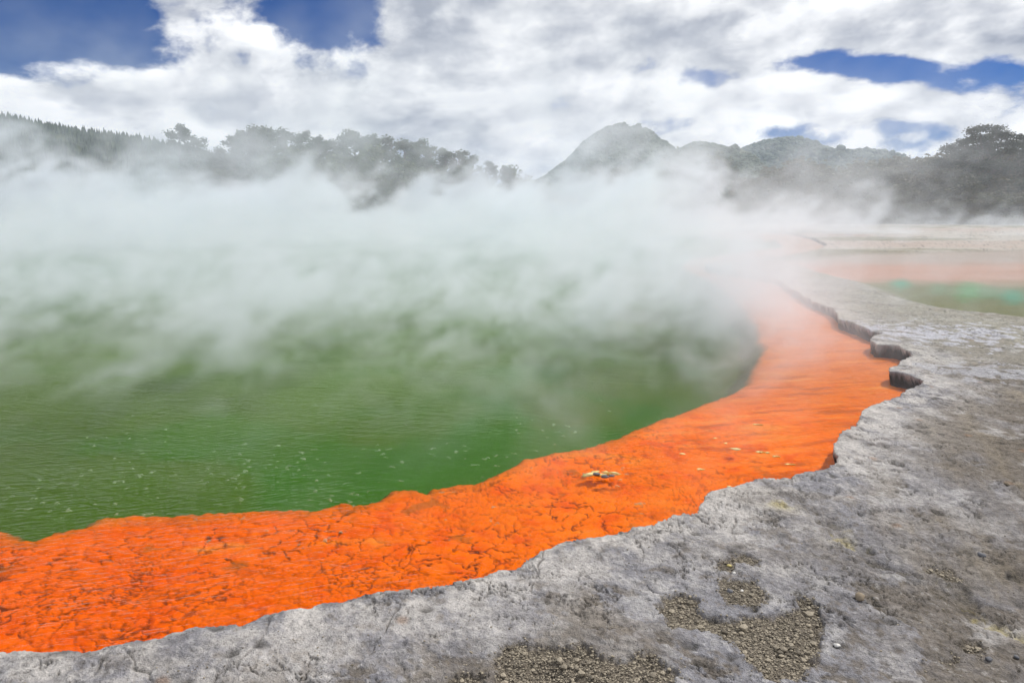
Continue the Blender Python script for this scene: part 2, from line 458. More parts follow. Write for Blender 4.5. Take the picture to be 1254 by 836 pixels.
cl = mixn3(cl, fcol, ff * 0.9)
# tan crust round pits, yellow stains on the groove
wl = sstep(fine_n + n2, 0.12, 0.4)
cl = mixn3(cl, C(0.165, 0.138, 0.105), PIT * 0.95)
cl = mixn3(cl, yel, np.exp(-(GD / 0.045) ** 2) * sstep(fbm(X, Y, 2.2, 3, 0.5, 113) + n4 * 0.8, 0.10, 0.35) * 0.6)
cl = mixn3(cl, C(0.10, 0.085, 0.065), np.exp(-(GD / 0.03) ** 2) * sstep(-fbm(X, Y, 2.2, 3, 0.5, 113), -0.1, 0.15) * 0.8)
yx, yy_ = ray_ground(955, 618)
cl = mixn3(cl, yel, np.exp(-((X - yx) ** 2 + (Y - yy_) ** 2) / 0.006) * sstep(n2, -0.1, 0.2) * 0.8)
cl = mixn3(cl, dark, np.clip(crack * 0.55 + rcrack * 0.6, 0, 1))
cl = mixn3(cl, dark, np.clip(pock * 0.7 + flake * 0.75, 0, 1))
# rusty spot stains
sp1, sp2, spid = worley(X, Y, 3.0, 33)
cl = mixn3(cl, C(0.30, 0.17, 0.09), (1 - sstep(sp1, 0.03, 0.12)) * (spid > 0.8) * 0.5)
# wall of the rim, dark stain with the undercut's shade painted into the colour
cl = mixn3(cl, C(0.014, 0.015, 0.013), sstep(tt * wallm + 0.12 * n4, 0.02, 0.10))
# second pool bed
ol = C(0.150, 0.145, 0.022)
p2c = np.repeat(ol, len(X), 0)
py_line = sstep(Y + 0.10 * (X - 10) + 1.2 * fbm(X, Y, 0.35, 3, 0.5, 121), 15.5, 19.5)
p2c = mixn3(p2c, C(0.54, 0.25, 0.16), py_line)
p2c = mixn3(p2c, C(0.44, 0.37, 0.33), sstep(Y + 2 * n1, 21, 26) * 0.85)
for (px, py, rr_, c_) in [(1103, 347, 0.24, C(0.01, 0.27, 0.13)), (1188, 355, 0.34, C(0.03, 0.26, 0.03)), (1240, 362, 0.28, C(0.01, 0.25, 0.12)), (1150, 353, 0.22, C(0.10, 0.20, 0.05)), (1212, 358, 0.22, C(0.08, 0.20, 0.05))]:
    gx, gy = ray_ground(px, py, -0.1)
    gl_ = math.hypot(gx, gy); rd = np.hypot(((X - gx) * gy - (Y - gy) * gx) / gl_, ((X - gx) * gx + (Y - gy) * gy) / gl_ / 6.5) / rr_ + 0.6 * n2 + 0.5 * n1
    p2c = mixn3(p2c, c_, 0.95 * (1 - sstep(rd, 0.0, 1.5)))
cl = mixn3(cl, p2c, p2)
# scrubland soil beyond the pool
cl = mixn3(cl, C(0.10, 0.105, 0.055), sstep(RV + 8 * n1 + 0 * Y, 88, 100))

# ---- bed colour
org = C(0.82, 0.142, 0.002)
bc = np.repeat(org, len(X), 0)
bc = mixn3(bc, C(0.88, 0.185, 0.012), sstep(n2 + 0.6 * n1, 0.0, 0.4) * 0.6)
bc = mixn3(bc, C(0.68, 0.075, 0.004), sstep(-n2 - 0.4 * n1, 0.05, 0.4) * 0.7)
bc = mixn3(bc, C(0.72, 0.085, 0.002), sstep(-X, -0.6, 2.0) * 0.65)
bc = mixn3(bc, C(0.80, 0.26, 0.03), sstep(fbm(X * 0.7, Y * 2.2, 1.1, 4, 0.6, 139), 0.18, 0.42) * 0.5)
ck = np.maximum((1 - sstep(b2 - b1, 0.0, 0.085)) * (1 - 0.3 * mixn), (1 - sstep(s2 - s1, 0.0, 0.12)) * 0.75 * mixn)
ckm = ck * (0.42 + 0.58 * sstep(fbm(X, Y, 2.2, 4, 0.55, 131), -0.22, 0.2)) * lerp(1.0, 0.35, smooth_zone)
bc = mixn3(bc, C(0.11, 0.020, 0.004), np.clip(ckm * 1.25, 0, 1) * 0.95)
ol2 = sstep(fbm(X, Y, 1.6, 4, 0.6, 133), 0.22, 0.42) * sstep(fbm(X, Y, 7, 3, 0.6, 135), -0.05, 0.2)
bc = mixn3(bc, C(0.22, 0.085, 0.015), ol2 * 0.55)
strk2 = fbm(X * 0.8 - Y * 0.1, (Y - 0.2 * X) * 5, 1.4, 5, 0.62, 137)
bc = mixn3(bc, C(0.45, 0.075, 0.008), sstep(strk2, 0.10, 0.34) * smooth_zone * 0.8)
bc = mixn3(bc, C(0.85, 0.26, 0.05), sstep(-strk2, 0.1, 0.4) * smooth_zone * 0.4)
# green milky deep water
gn = fbm(X, Y, 0.45, 4, 0.5, 141)
gr = np.repeat(C(0.058, 0.112, 0.012), len(X), 0)
gr = mixn3(gr, C(0.040, 0.120, 0.010), sstep(gn + 0.25 * np.exp(-((X + 0.9) / 1.6) ** 2), 0.0, 0.3))
gr = mixn3(gr, C(0.070, 0.098, 0.022), sstep(-X, 1.8, 6.0) * 0.6)
gr = mixn3(gr, C(0.080, 0.105, 0.020), sstep(X, 1.0, 2.8) * 0.6)
gr = mixn3(gr, C(0.120, 0.190, 0.050), sstep(-G, 0.8, 5.0) * 0.75)
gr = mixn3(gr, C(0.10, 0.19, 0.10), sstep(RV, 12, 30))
edge = sstep(-G + 0.04 * n2, -0.02, 0.11)
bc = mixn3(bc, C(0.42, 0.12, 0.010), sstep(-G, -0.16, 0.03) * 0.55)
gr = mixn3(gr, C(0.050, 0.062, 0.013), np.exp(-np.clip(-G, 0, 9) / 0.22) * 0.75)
bc = mixn3(bc, C(0.57, 0.155, 0.022), sstep(RV, 5.0, 9) * 0.75)
bc = mixn3(bc, C(0.42, 0.085, 0.012), sstep(strk2, 0.08, 0.34) * sstep(RV, 4, 8) * 0.6)
bc = mixn3(bc, C(0.74, 0.25, 0.04), sstep(-strk2, 0.10, 0.36) * sstep(RV, 4, 8) * 0.6)
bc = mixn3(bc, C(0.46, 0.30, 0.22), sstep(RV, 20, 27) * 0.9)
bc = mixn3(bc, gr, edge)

def make_mesh(name, co, quads, cols=None, mat=None, smooth=True):
    used, inv_ = np.unique(quads.ravel(), return_inverse=True)
    co = co[used]; fq = inv_.reshape(quads.shape).astype(np.int32)
    me = bpy.data.meshes.new(name)
    me.vertices.add(len(co)); me.vertices.foreach_set('co', co.astype(np.float32).ravel())
    n = len(fq); k = quads.shape[1]
    me.loops.add(n * k); me.loops.foreach_set('vertex_index', fq.ravel())
    me.polygons.add(n); me.polygons.foreach_set('loop_start', np.arange(0, n * k, k, dtype=np.int32))
    try: me.polygons.foreach_set('loop_total', np.full(n, k, np.int32))
    except Exception: pass
    me.polygons.foreach_set('use_smooth', np.full(n, smooth, bool))
    me.update(calc_edges=True); me.validate()
    if cols is not None:
        a = me.color_attributes.new('col', 'FLOAT_COLOR', 'POINT')
        c4 = np.ones((len(co), 4), np.float32); c4[:, :3] = np.clip(cols[used], 0, 1)
        a.data.foreach_set('color', c4.ravel())
    ob = bpy.data.objects.new(name, me); COL.objects.link(ob)
    if mat: me.materials.append(mat)
    return ob

idx = np.arange(nA * nR).reshape(nR, nA)
i2 = np.concatenate([idx, idx[:, :1]], 1)
quads = np.stack([i2[:-1, :-1], i2[1:, :-1], i2[1:, 1:], i2[:-1, 1:]], -1).reshape(-1, 4)[:, ::-1]
Uq = U[quads]; umax = Uq.max(1); umin = Uq.min(1)

# ---- sinter rock material
def attr_col(t):
    n = t.nodes.new('ShaderNodeAttribute'); n.attribute_name = 'col'; return n.outputs['Color']
m_rock, t, out = new_mat('sinter_rock')
g_ = t.nodes.new('ShaderNodeNewGeometry'); pos = g_.outputs['Position']
a1 = noise(t, pos, 38, 5, 0.65); a2 = noise(t, pos, 160, 4, 0.6); a3 = noise(t, pos, 9, 5, 0.6)
fac = (a1 * 0.9 + a2 * 0.7 + a3 * 0.6).step(0.80, 1.42, 0.50, 1.50, smooth=False)
vv = t.nodes.new('ShaderNodeVectorMath'); vv.operation = 'SCALE'; t.links.new(attr_col(t), vv.inputs[0]); t.links.new(fac.k, vv.inputs['Scale'])
spk = noise(t, pos, 75, 2, 0.5).step(0.66, 0.72)
basec = mixc(t, spk * 0.6, vv.outputs[0], (0.07, 0.062, 0.05))
p = principled(t, out, basec, 0.82, 0.25)
hh = a1 * 1.0 + a2 * 0.35 + a3 * 1.2
t.links.new(bump(t, hh, 1.0, 0.022), p.inputs['Normal'])

land_q = quads[umax > -WW * 1.2]
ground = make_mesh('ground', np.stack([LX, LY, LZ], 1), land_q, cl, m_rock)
ground['kind'] = 'structure'; ground['label'] = 'cracked grey sinter terrace around the hot pool'

m_bed, t, out = new_mat('pool_bed')
g_ = t.nodes.new('ShaderNodeNewGeometry'); pos = g_.outputs['Position']
a1 = noise(t, pos, 30, 5, 0.6); a2 = noise(t, pos, 110, 3, 0.6)
fac = (a1 + a2 * 0.6).step(0.5, 1.1, 0.84, 1.14, smooth=False)
vv = t.nodes.new('ShaderNodeVectorMath'); vv.operation = 'SCALE'; t.links.new(attr_col(t), vv.inputs[0]); t.links.new(fac.k, vv.inputs['Scale'])
p = principled(t, out, vv.outputs[0], 0.95, 0.0)
t.links.new(bump(t, a1 + a2 * 0.4, 0.5, 0.010), p.inputs['Normal'])
bed_q = quads[(umin < 0.02) & (RV[quads[:, 0]] < 125)]
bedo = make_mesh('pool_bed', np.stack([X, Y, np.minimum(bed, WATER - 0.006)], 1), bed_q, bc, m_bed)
bedo['kind'] = 'structure'; bedo['label'] = 'orange mineral shelf dropping to the deep green pool'

# ------------------------------------------------------------------ water sheets
def water_mat(name, refl, scale=1.0, tint=(0.97, 0.985, 0.97)):
    m, t, out = new_mat(name)
    g_ = t.nodes.new('ShaderNodeNewGeometry'); x, y, z = sep(t, g_.outputs['Position'])
    # ripples driven by the wind from the left, bending towards the shore
    w = noise(t, g_.outputs['Position'], 0.5, 2, 0.5)
    u = x * 0.30 + y * 1.0 + w * 0.8; v = x * 1.0 - y * 0.30
    n1 = noise(t, comb(t, u * 13.0 * scale, v * 2.0 * scale, 0.0), 1.0, 3, 0.55, 0.3)
    u2 = x * -0.35 + y + w * 0.5; v2 = x + y * 0.35
    n2 = noise(t, comb(t, u2 * 27.0 * scale, v2 * 5.0 * scale, 3.0), 1.0, 2, 0.5)
    calm = noise(t, comb(t, x * 0.5, y * 0.8, 1.0), 0.8, 2, 0.5).step(0.35, 0.62, 0.25, 1.0)
    leftw = x.step(-3.0, 1.2, 1.5, 0.40)
    hgt = (n1 * 0.55 + n2 * 0.45) * calm * leftw
    nb = bump(t, hgt, 1.0, 0.046)
    fr = t.nodes.new('ShaderNodeFresnel'); fr.inputs[0].default_value = 1.33; t.links.new(nb, fr.inputs['Normal'])
    k = V(t, fr.outputs[0]) * refl
    tr = t.nodes.new('ShaderNodeBsdfTransparent'); tr.inputs[0].default_value = tint + (1,)
    gl = t.nodes.new('ShaderNodeBsdfGlossy'); gl.inputs['Roughness'].default_value = 0.06; t.links.new(nb, gl.inputs['Normal'])
    mx = t.nodes.new('ShaderNodeMixShader'); t.links.new(k.k, mx.inputs[0]); t.links.new(tr.outputs[0], mx.inputs[1]); t.links.new(gl.outputs[0], mx.inputs[2])
    t.links.new(mx.outputs[0], out.inputs[0])
    return m
def flat_poly(name, pts, z, mat):
    bm = bmesh.new()
    vs = [bm.verts.new((x, y, z)) for x, y in pts]
    f = bm.faces.new(vs); f.normal_update()
    if f.normal.z < 0: f.normal_flip()
    bmesh.ops.triangulate(bm, faces=[f])
    me = bpy.data.meshes.new(name); bm.to_mesh(me); bm.free(); me.materials.append(mat)
    o = bpy.data.objects.new(name, me); COL.objects.link(o); return o
def offset_poly(pts, d):
    out_ = []
    n = len(pts)
    A = sum(pts[i][0] * pts[(i + 1) % n][1] - pts[(i + 1) % n][0] * pts[i][1] for i in range(n))
    sg = 1 if A > 0 else -1
    for i in range(n):
        a = Vector(pts[i - 1]); b = Vector(pts[(i + 1) % n]); tg = (b - a).normalized()
        out_.append((pts[i][0] + sg * tg.y * d, pts[i][1] - sg * tg.x * d))
    return out_
# the sheet reaches under the rim; simplify by stepping out of the outline
bigw = [(-80, 1.2), (-6, 1.2), (-3.2, 1.7)] 
wpts = offset_poly(shore, 0.045)
m_water = water_mat('hot_water', 0.32)
w1 = flat_poly('water', wpts, WATER, m_water)
w1['kind'] = 'structure'; w1['label'] = 'rippled green water over the orange shelf of the large hot pool'
m_water2 = water_mat('shallow_water', 0.35, 0.8)
w2 = flat_poly('shallow_water', offset_poly(pool2, 0.05), -0.035, m_water2)
w2['kind'] = 'structure'; w2['label'] = 'shallow green and orange side pool beyond the terrace'

exec_steam = True
# ------------------------------------------------------------------ steam: real density grids made by geometry nodes
def steam_mat(name, dens, aniso=0.25, color=(0.92, 0.957, 1.0)):
    m, t, out = new_mat(name)
    pv = t.nodes.new('ShaderNodeVolumePrincipled')
    pv.inputs['Color'].default_value = color + (1,)
    pv.inputs['Density'].default_value = dens
    pv.inputs['Anisotropy'].default_value = aniso
    t.links.new(pv.outputs[0], out.inputs['Volume'])
    return m
def steam(name, lo, hi, vox, field, mat, label):
    vol = bpy.data.volumes.new(name); ob = bpy.data.objects.new(name, vol); COL.objects.link(ob)
    t = bpy.data.node_groups.new(name + '_field', 'GeometryNodeTree')
    t.interface.new_socket('Geometry', in_out='INPUT', socket_type='NodeSocketGeometry')
    t.interface.new_socket('Geometry', in_out='OUTPUT', socket_type='NodeSocketGeometry')
    go = t.nodes.new('NodeGroupOutput')
    vc = t.nodes.new('GeometryNodeVolumeCube')
    vc.inputs['Min'].default_value = lo; vc.inputs['Max'].default_value = hi
    for k, a, b in zip(('Resolution X', 'Resolution Y', 'Resolution Z'), lo, hi):
        d = vox[('Resolution X', 'Resolution Y', 'Resolution Z').index(k)]
        vc.inputs[k].default_value = max(2, int((b - a) / d))
    ps = t.nodes.new('GeometryNodeInputPosition')
    f = field(t, ps.outputs[0])
    t.links.new(f.k, vc.inputs['Density'])
    sm = t.nodes.new('GeometryNodeSetMaterial'); sm.inputs['Material'].default_value = mat
    t.links.new(vc.outputs[0], sm.inputs[0]); t.links.new(sm.outputs[0], go.inputs[0])
    vol.materials.append(mat)
    md = ob.modifiers.new('field', 'NODES'); md.node_group = t
    ob['kind'] = 'stuff'; ob['label'] = label; ob['category'] = 'steam'
    return ob

def far_field(t, P):
    x, y, z = sep(t, P)
    # wind: plumes lean to the right with height
    xs = x - z * 0.45
    big = noise(t, comb(t, xs * 0.06, y * 0.06, z * 0.08), 1.0, 2, 0.5)
    med = noise(t, comb(t, xs * 0.26, y * 0.24, z * 0.34), 1.0, 7, 0.64, 0.9)
    plume = noise(t, comb(t, xs * 0.075 + 5.0, y * 0.06, z * 0.03), 1.0, 2, 0.5).step(0.43, 0.66)
    col_ = None
    for gx_, gy_, gw_, ga_ in ((-40.0, 70.0, 4.0, 0.4), (-19.0, 68.0, 3.5, 0.4), (36.0, 72.0, 4.0, 0.6), (47.0, 76.0, 4.0, 0.5), (-31.0, 66.0, 5.0, 0.5), (-2.0, 64.0, 7.0, 1.3), (6.0, 55.0, 4.0, 0.8), (14.0, 58.0, 5.0, 0.8), (-47.0, 60.0, 5.0, 0.3), (26.0, 62.0, 3.5, 0.35)):
        g1_ = ((((xs - gx_) / gw_).pow(2.0) + ((y - gy_) / 9.0).pow(2.0)) * -1.0).exp() * ga_
        plume = plume + g1_; col_ = g1_ if col_ is None else col_ + g1_
    n = (med - 0.5) * 3.1 + (big - 0.5) * 1.5
    top = (y * 0.045 + 0.75).mn(2.3) + plume * (y * 0.18).mn(10.0)
    rm = (x - y * 0.29).step(-2.0, 5.5)
    cov = 0.24 - z / top * 0.60 - rm * (0.34 - y.step(45.0, 75.0) * 0.04)
    d = (n + cov).step(0.0, 0.50)
    right = rm * -0.45 + 1.0
    veil = (n * 1.0 - 0.06).step(0.0, 0.50) * 0.13 * right * z.step(6.0, 17.0, 1.0, 0.0)
    veil = veil + col_ * (n + 0.30).step(0.0, 0.75) * 0.20 * z.step(7.0, 17.0, 1.0, 0.0)
    d = d * z.step(1.6, 10.0, 1.0, 0.28) + veil
    near_f = y.step(9.0, 46.0, 0.0, 1.0) * 0.86 + y.step(6.0, 14.0) * 0.10
    lat = x.step(-60.0, -48.0)
    back = y.step(76.0, 92.0, 1.0, 0.0)
    hi = z.step(11.0, 17.5, 1.0, 0.0)
    # thinner over the right-hand terrace
    right = rm * -0.45 + 1.0
    return d * near_f * lat * back * hi * right
def near_field(t, P):
    x, y, z = sep(t, P)
    xs = x - z * 0.5
    big = noise(t, comb(t, xs * 0.35, y * 0.30, z * 0.3), 1.0, 2, 0.5)
    med = noise(t, comb(t, xs * 1.5, y * 1.1, z * 1.7), 1.0, 6, 0.64, 1.0)
    n = (med - 0.5) * 2.6 + (big - 0.5) * 1.1
    cov = 0.03 + y.step(3.5, 14.0, -0.04, 0.22) - z * 0.16
    patch = ((((x - 3.1) / 1.7).pow(2.0) + ((y - 10.2) / 3.2).pow(2.0)) * -1.0).exp() * 0.24
    d = (n + cov + patch).step(0.0, 0.55)
    land = (x - y * 0.28).step(0.2, 2.6, 1.0, 0.14)
    f = y.step(3.4, 8.5, 0.20, 1.0) * y.step(13.0, 19.0, 1.0, 0.0) * z.step(1.6, 2.7, 1.0, 0.0) * x.step(-14.0, -11.0)
    return d * f * land
if exec_steam:
    m_s1 = steam_mat('far_steam', 0.40); m_s2 = steam_mat('near_steam', 0.62)
    steam('steam_bank', (-62, 6.5, -0.12), (62, 93, 17.8), (0.34, 0.34, 0.24), far_field, m_s1, 'thick bank of white steam drifting over the far half of the pool')
    steam('steam_wisps', (-14, 3.4, -0.12), (12, 19, 2.8), (0.08, 0.08, 0.07), near_field, m_s2, 'thin wisps of steam curling off the near green water')

# ------------------------------------------------------------------ foliage tools
def rng(seed): return np.random.default_rng(seed)
def merge_template(tv, tf, pos_, scale, rot, r=None):
    """copies of a small template joined into arrays: one mesh for one thing (or one mass)"""
    n = len(pos_); k = len(tv)
    c, s_ = np.cos(rot), np.sin(rot)
    v = tv[None] * scale[:, None, :]
    vx = v[:, :, 0] * c[:, None] - v[:, :, 1] * s_[:, None]; vy = v[:, :, 0] * s_[:, None] + v[:, :, 1] * c[:, None]
    co = np.stack([vx, vy, v[:, :, 2]], -1) + pos_[:, None, :]
    fc = tf[None] + (np.arange(n) * k)[:, None, None]
    return co.reshape(-1, 3), fc.reshape(-1, tf.shape[1])
def raw_mesh(name, co, fc, mat, smooth=False):
    me = bpy.data.meshes.new(name)
    me.vertices.add(len(co)); me.vertices.foreach_set('co', co.astype(np.float32).ravel())
    n, k = fc.shape
    me.loops.add(n * k); me.loops.foreach_set('vertex_index', fc.astype(np.int32).ravel())
    me.polygons.add(n); me.polygons.foreach_set('loop_start', np.arange(0, n * k, k, dtype=np.int32))
    try: me.polygons.foreach_set('loop_total', np.full(n, k, np.int32))
    except Exception: pass
    me.polygons.foreach_set('use_smooth', np.full(n, smooth, bool))
    me.update(calc_edges=True); me.materials.append(mat)
    return me
def leaves(centres, radii, n, size, seed, elong=1.6):
    """n small leaf tufts spread through the volume of ellipsoid clumps"""
    g = rng(seed); centres = np.array(centres, float); radii = np.array(radii, float)
    vol = (radii.prod(1)) ** (2 / 3); pick = g.choice(len(centres), n, p=vol / vol.sum())
    d = g.normal(size=(n, 3)); d /= np.linalg.norm(d, axis=1)[:, None]
    rr = g.random(n) ** (1 / 2.2) * (1 + 0.22 * g.normal(size=n))
    c = centres[pick] + d * rr[:, None] * radii[pick]
    a = g.normal(size=(n, 3)); a /= np.linalg.norm(a, axis=1)[:, None]
    a[:, 2] *= 0.6
    b = np.cross(a, g.normal(size=(n, 3))); b /= np.linalg.norm(b, axis=1)[:, None]
    s = size * (0.6 + 0.8 * g.random(n))[:, None]
    a = a * s * elong; b = b * s
    co = np.stack([c - a * .5 - b * .3, c + a * .1 - b * .5, c + a * .6, c - a * .1 + b * .5], 1).reshape(-1, 3)
    fc = np.arange(4 * n).reshape(n, 4)
    return co, fc
def tube(bm, p0, p1, r0, r1, seg=7):
    p0 = Vector(p0); p1 = Vector(p1); z = (p1 - p0).normalized()
    x = z.orthogonal().normalized(); y = z.cross(x)
    ra = [bm.verts.new(p0 + (x * math.cos(i * 2 * math.pi / seg) + y * math.sin(i * 2 * math.pi / seg)) * r0) for i in range(seg)]
    rb = [bm.verts.new(p1 + (x * math.cos(i * 2 * math.pi / seg) + y * math.sin(i * 2 * math.pi / seg)) * r1) for i in range(seg)]
    for i in range(seg):
        f = bm.faces.new((ra[i], ra[(i + 1) % seg], rb[(i + 1) % seg], rb[i])); f.smooth = True
    bm.faces.new(rb); bm.faces.new(ra[::-1])
def limb(bm, pts, r0, r1, seg=7):
    n = len(pts) - 1
    for i in range(n):
        tube(bm, pts[i], pts[i + 1], r0 + (r1 - r0) * i / n, r0 + (r1 - r0) * (i + 1) / n, seg)
def bm_mesh(name, bm, mat):
    me = bpy.data.meshes.new(name); bm.to_mesh(me); bm.free(); me.materials.append(mat); return me

def leaf_mat(name, c1_, c2_, c3_, trans=0.25):
    m, t, out = new_mat(name)
    g_ = t.nodes.new('ShaderNodeNewGeometry'); ri = V(t, g_.outputs['Random Per Island'])
    oi = t.nodes.new('ShaderNodeObjectInfo'); orr = V(t, oi.outputs['Random'])
    n_ = noise(t, g_.outputs['Position'], 0.45, 3, 0.5)
    c = mixc(t, ri.step(0.1, 0.95, smooth=False), c1_, c2_)
    c = mixc(t, (n_ + orr * 0.35).step(0.45, 0.85), c, c3_)
    d = t.nodes.new('ShaderNodeBsdfPrincipled'); t.links.new(c, d.inputs['Base Color']); d.inputs['Roughness'].default_value = 0.6; d.inputs['Specular IOR Level'].default_value = 0.25
    tl = t.nodes.new('ShaderNodeBsdfTranslucent'); t.links.new(c, tl.inputs[0])
    mx = t.nodes.new('ShaderNodeMixShader'); mx.inputs[0].default_value = trans
    t.links.new(d.outputs[0], mx.inputs[1]); t.links.new(tl.outputs[0], mx.inputs[2]); t.links.new(mx.outputs[0], out.inputs[0])
    return m
m_pine = leaf_mat('pine_needles', (0.030, 0.050, 0.020), (0.070, 0.100, 0.032), (0.045, 0.085, 0.028))
m_scrub = leaf_mat('scrub_leaves', (0.045, 0.055, 0.022), (0.115, 0.115, 0.045), (0.100, 0.088, 0.042))
m_green = leaf_mat('broad_leaves', (0.035, 0.055, 0.016), (0.075, 0.105, 0.026), (0.10, 0.13, 0.03))
m_dark = leaf_mat('dark_leaves', (0.018, 0.030, 0.014), (0.048, 0.062, 0.024), (0.035, 0.052, 0.02), 0.15)
m_far = leaf_mat('far_forest', (0.022, 0.042, 0.018), (0.055, 0.080, 0.028), (0.050, 0.085, 0.026), 0.1)
m_bark, t, out = new_mat('bark')
g_ = t.nodes.new('ShaderNodeNewGeometry')
bn = noise(t, g_.outputs['Position'], 6, 4, 0.6)
p = principled(t, out, mixc(t, bn, (0.06, 0.045, 0.032), (0.17, 0.14, 0.11)), 0.9, 0.1)
t.links.new(bump(t, bn, 0.6, 0.05), p.inputs['Normal'])

# ------------------------------------------------------------------ hills
def interp_px(pts, x):
    xs = [p[0] for p in pts]; ys = [p[1] for p in pts]
    return np.interp(x, xs, ys)
def hill(name, ridge, dist, depth, mat, label, crown, n, csize, seed, forest_label):
    xs_px = np.linspace(ridge[0][0], ridge[-1][0], 150)
    ys_px = interp_px(ridge, xs_px)
    wxs = []; wz = []
    for a, b in zip(xs_px, ys_px):
        x, y, z = at_dist(a, b, dist); wxs.append(x); wz.append(z)
    wxs = np.array(wxs); wz = np.array(wz)
    def H(x, y):
        v = (y - dist) / depth
        rz = np.interp(x, wxs, wz) - csize * 0.9
        prof = np.where(v < 0, sstep(1 + v, 0, 1) ** 0.85, sstep(1 - v * 0.8, 0, 1))
        nz = fbm(x + y * 0.3, y, 6.0 / depth, 4, 0.55, seed) * rz * 0.35
        e = sstep(np.abs(v), 0.0, 0.35)
        return rz * prof + nz * e * prof
    gx = np.linspace(wxs[0], wxs[-1], 220); gy = np.linspace(dist - depth, dist + depth, 90)
    XX, YY = np.meshgrid(gx, gy); ZZ = H(XX, YY)
    ZZ = np.where(np.abs(YY - dist) > depth * 0.985, -2, ZZ)
    co = np.stack([XX, YY, ZZ], -1).reshape(-1, 3)
    ii = np.arange(XX.size).reshape(XX.shape)
    fc = np.stack([ii[:-1, :-1], ii[:-1, 1:], ii[1:, 1:], ii[1:, :-1]], -1).reshape(-1, 4)
    o = bpy.data.objects.new(name, raw_mesh(name, co, fc, mat, True)); COL.objects.link(o)
    o['kind'] = 'structure'; o['label'] = label
    g = rng(seed); x = g.uniform(wxs[0], wxs[-1], n); y = dist - depth * 0.92 * g.random(n) ** 1.25 * 1.0 + depth * 0.06 * g.random(n)
    z = H(x, y) - csize * 0.15
    sc = csize * (0.7 + 0.6 * g.random(n))
    if crown == 'cone':
        k = 6; a = np.arange(k) * 2 * math.pi / k
        tv = np.concatenate([np.stack([0.30 * np.cos(a), 0.30 * np.sin(a), 0.12 + 0 * a], 1), np.stack([0.17 * np.cos(a + .5), 0.17 * np.sin(a + .5), 0.55 + 0 * a], 1), [[0, 0, 1.15]]])
        tf = [[i, (i + 1) % k, k + (i + 1) % k] for i in range(k)] + [[i, k + (i + 1) % k, k + i] for i in range(k)] + [[k + i, k + (i + 1) % k, 2 * k] for i in range(k)]
        tf = np.array(tf)
    else:
        bm = bmesh.new(); bmesh.ops.create_icosphere(bm, subdivisions=1, radius=0.5)
        gg = rng(5)
        tv = np.array([v.co[:] for v in bm.verts]); tv *= (0.75 + 0.55 * gg.random(len(tv)))[:, None]; tv[:, 2] += 0.4
        tf = np.array([[v.index for v in f.verts] for f in bm.faces]); bm.free()
    s3 = np.stack([sc, sc, sc * (0.8 + 0.4 * g.random(n))], 1)
    co, fc = merge_template(tv, tf, np.stack([x, y, z], 1), s3, g.uniform(0, 6.28, n))
    f = bpy.data.objects.new('hillside_forest', raw_mesh('hillside_forest', co, fc, m_far, False)); COL.objects.link(f)
    f['kind'] = 'stuff'; f['label'] = forest_label; f['category'] = 'forest'
m_hill, t, out = new_mat('hill_ground')
g_ = t.nodes.new('ShaderNodeNewGeometry')
hn = noise(t, g_.outputs['Position'], 0.03, 8, 0.65)
p = principled(t, out, mixc(t, hn.step(0.4, 0.6), (0.022, 0.035, 0.015), (0.065, 0.082, 0.03)), 0.9, 0.1)
t.links.new(bump(t, noise(t, g_.outputs['Position'], 0.15, 4, 0.6), 1.0, 5.0), p.inputs['Normal'])

# ------------------------------------------------------------------ haze: thin even air in one closed box
bm = bmesh.new(); bmesh.ops.create_cube(bm, size=1.0)
for v in bm.verts: v.co = Vector((v.co.x * 8200, v.co.y * 8200, (v.co.z + .5) * 235 - 12))
me = bpy.data.meshes.new('haze'); bm.to_mesh(me); bm.free()
m_haze, t, out = new_mat('haze_air')
pv = t.nodes.new('ShaderNodeVolumePrincipled'); pv.inputs['Color'].default_value = (0.38, 0.64, 1.0, 1); pv.inputs['Density'].default_value = 0.00009
t.links.new(pv.outputs[0], out.inputs['Volume']); me.materials.append(m_haze)
ho = bpy.data.objects.new('haze', me); COL.objects.link(ho); ho['kind'] = 'stuff'; ho['label'] = 'thin bluish air fading the far hills'

hill('plantation_hill', [(-700, 120), (-300, 110), (-100, 122), (0, 139), (60, 153), (120, 161), (180, 169), (230, 181), (280, 193), (360, 206), (480, 222), (620, 240)], 760, 330, m_hill,
     'long low hill at the left covered in plantation pines', 'cone', 13000, 8.0, 3, 'dense young pine plantation covering the left hill')
hill('wooded_hill', [(560, 250), (620, 240), (670, 214), (698, 192), (718, 171), (738, 158), (760, 156), (782, 160), (798, 172), (822, 186), (850, 174), (875, 178), (890, 186), (905, 204), (925, 230), (950, 250)], 1050, 320, m_hill,
     'rounded wooded hill in the middle distance', 'dome', 24000, 7.0, 4, 'native bush covering the rounded middle hill')
hill('blue_hill', [(780, 250), (850, 205), (885, 190), (910, 180), (935, 171), (960, 169), (985, 174), (1010, 184), (1030, 184), (1045, 183), (1062, 188), (1085, 199), (1130, 206), (1250, 216), (1500, 225), (1800, 240)], 1900, 600, m_hill,
     'distant twin topped blue green hill at the right', 'dome', 20000, 12.0, 6, 'far off forest on the distant blue green hill')

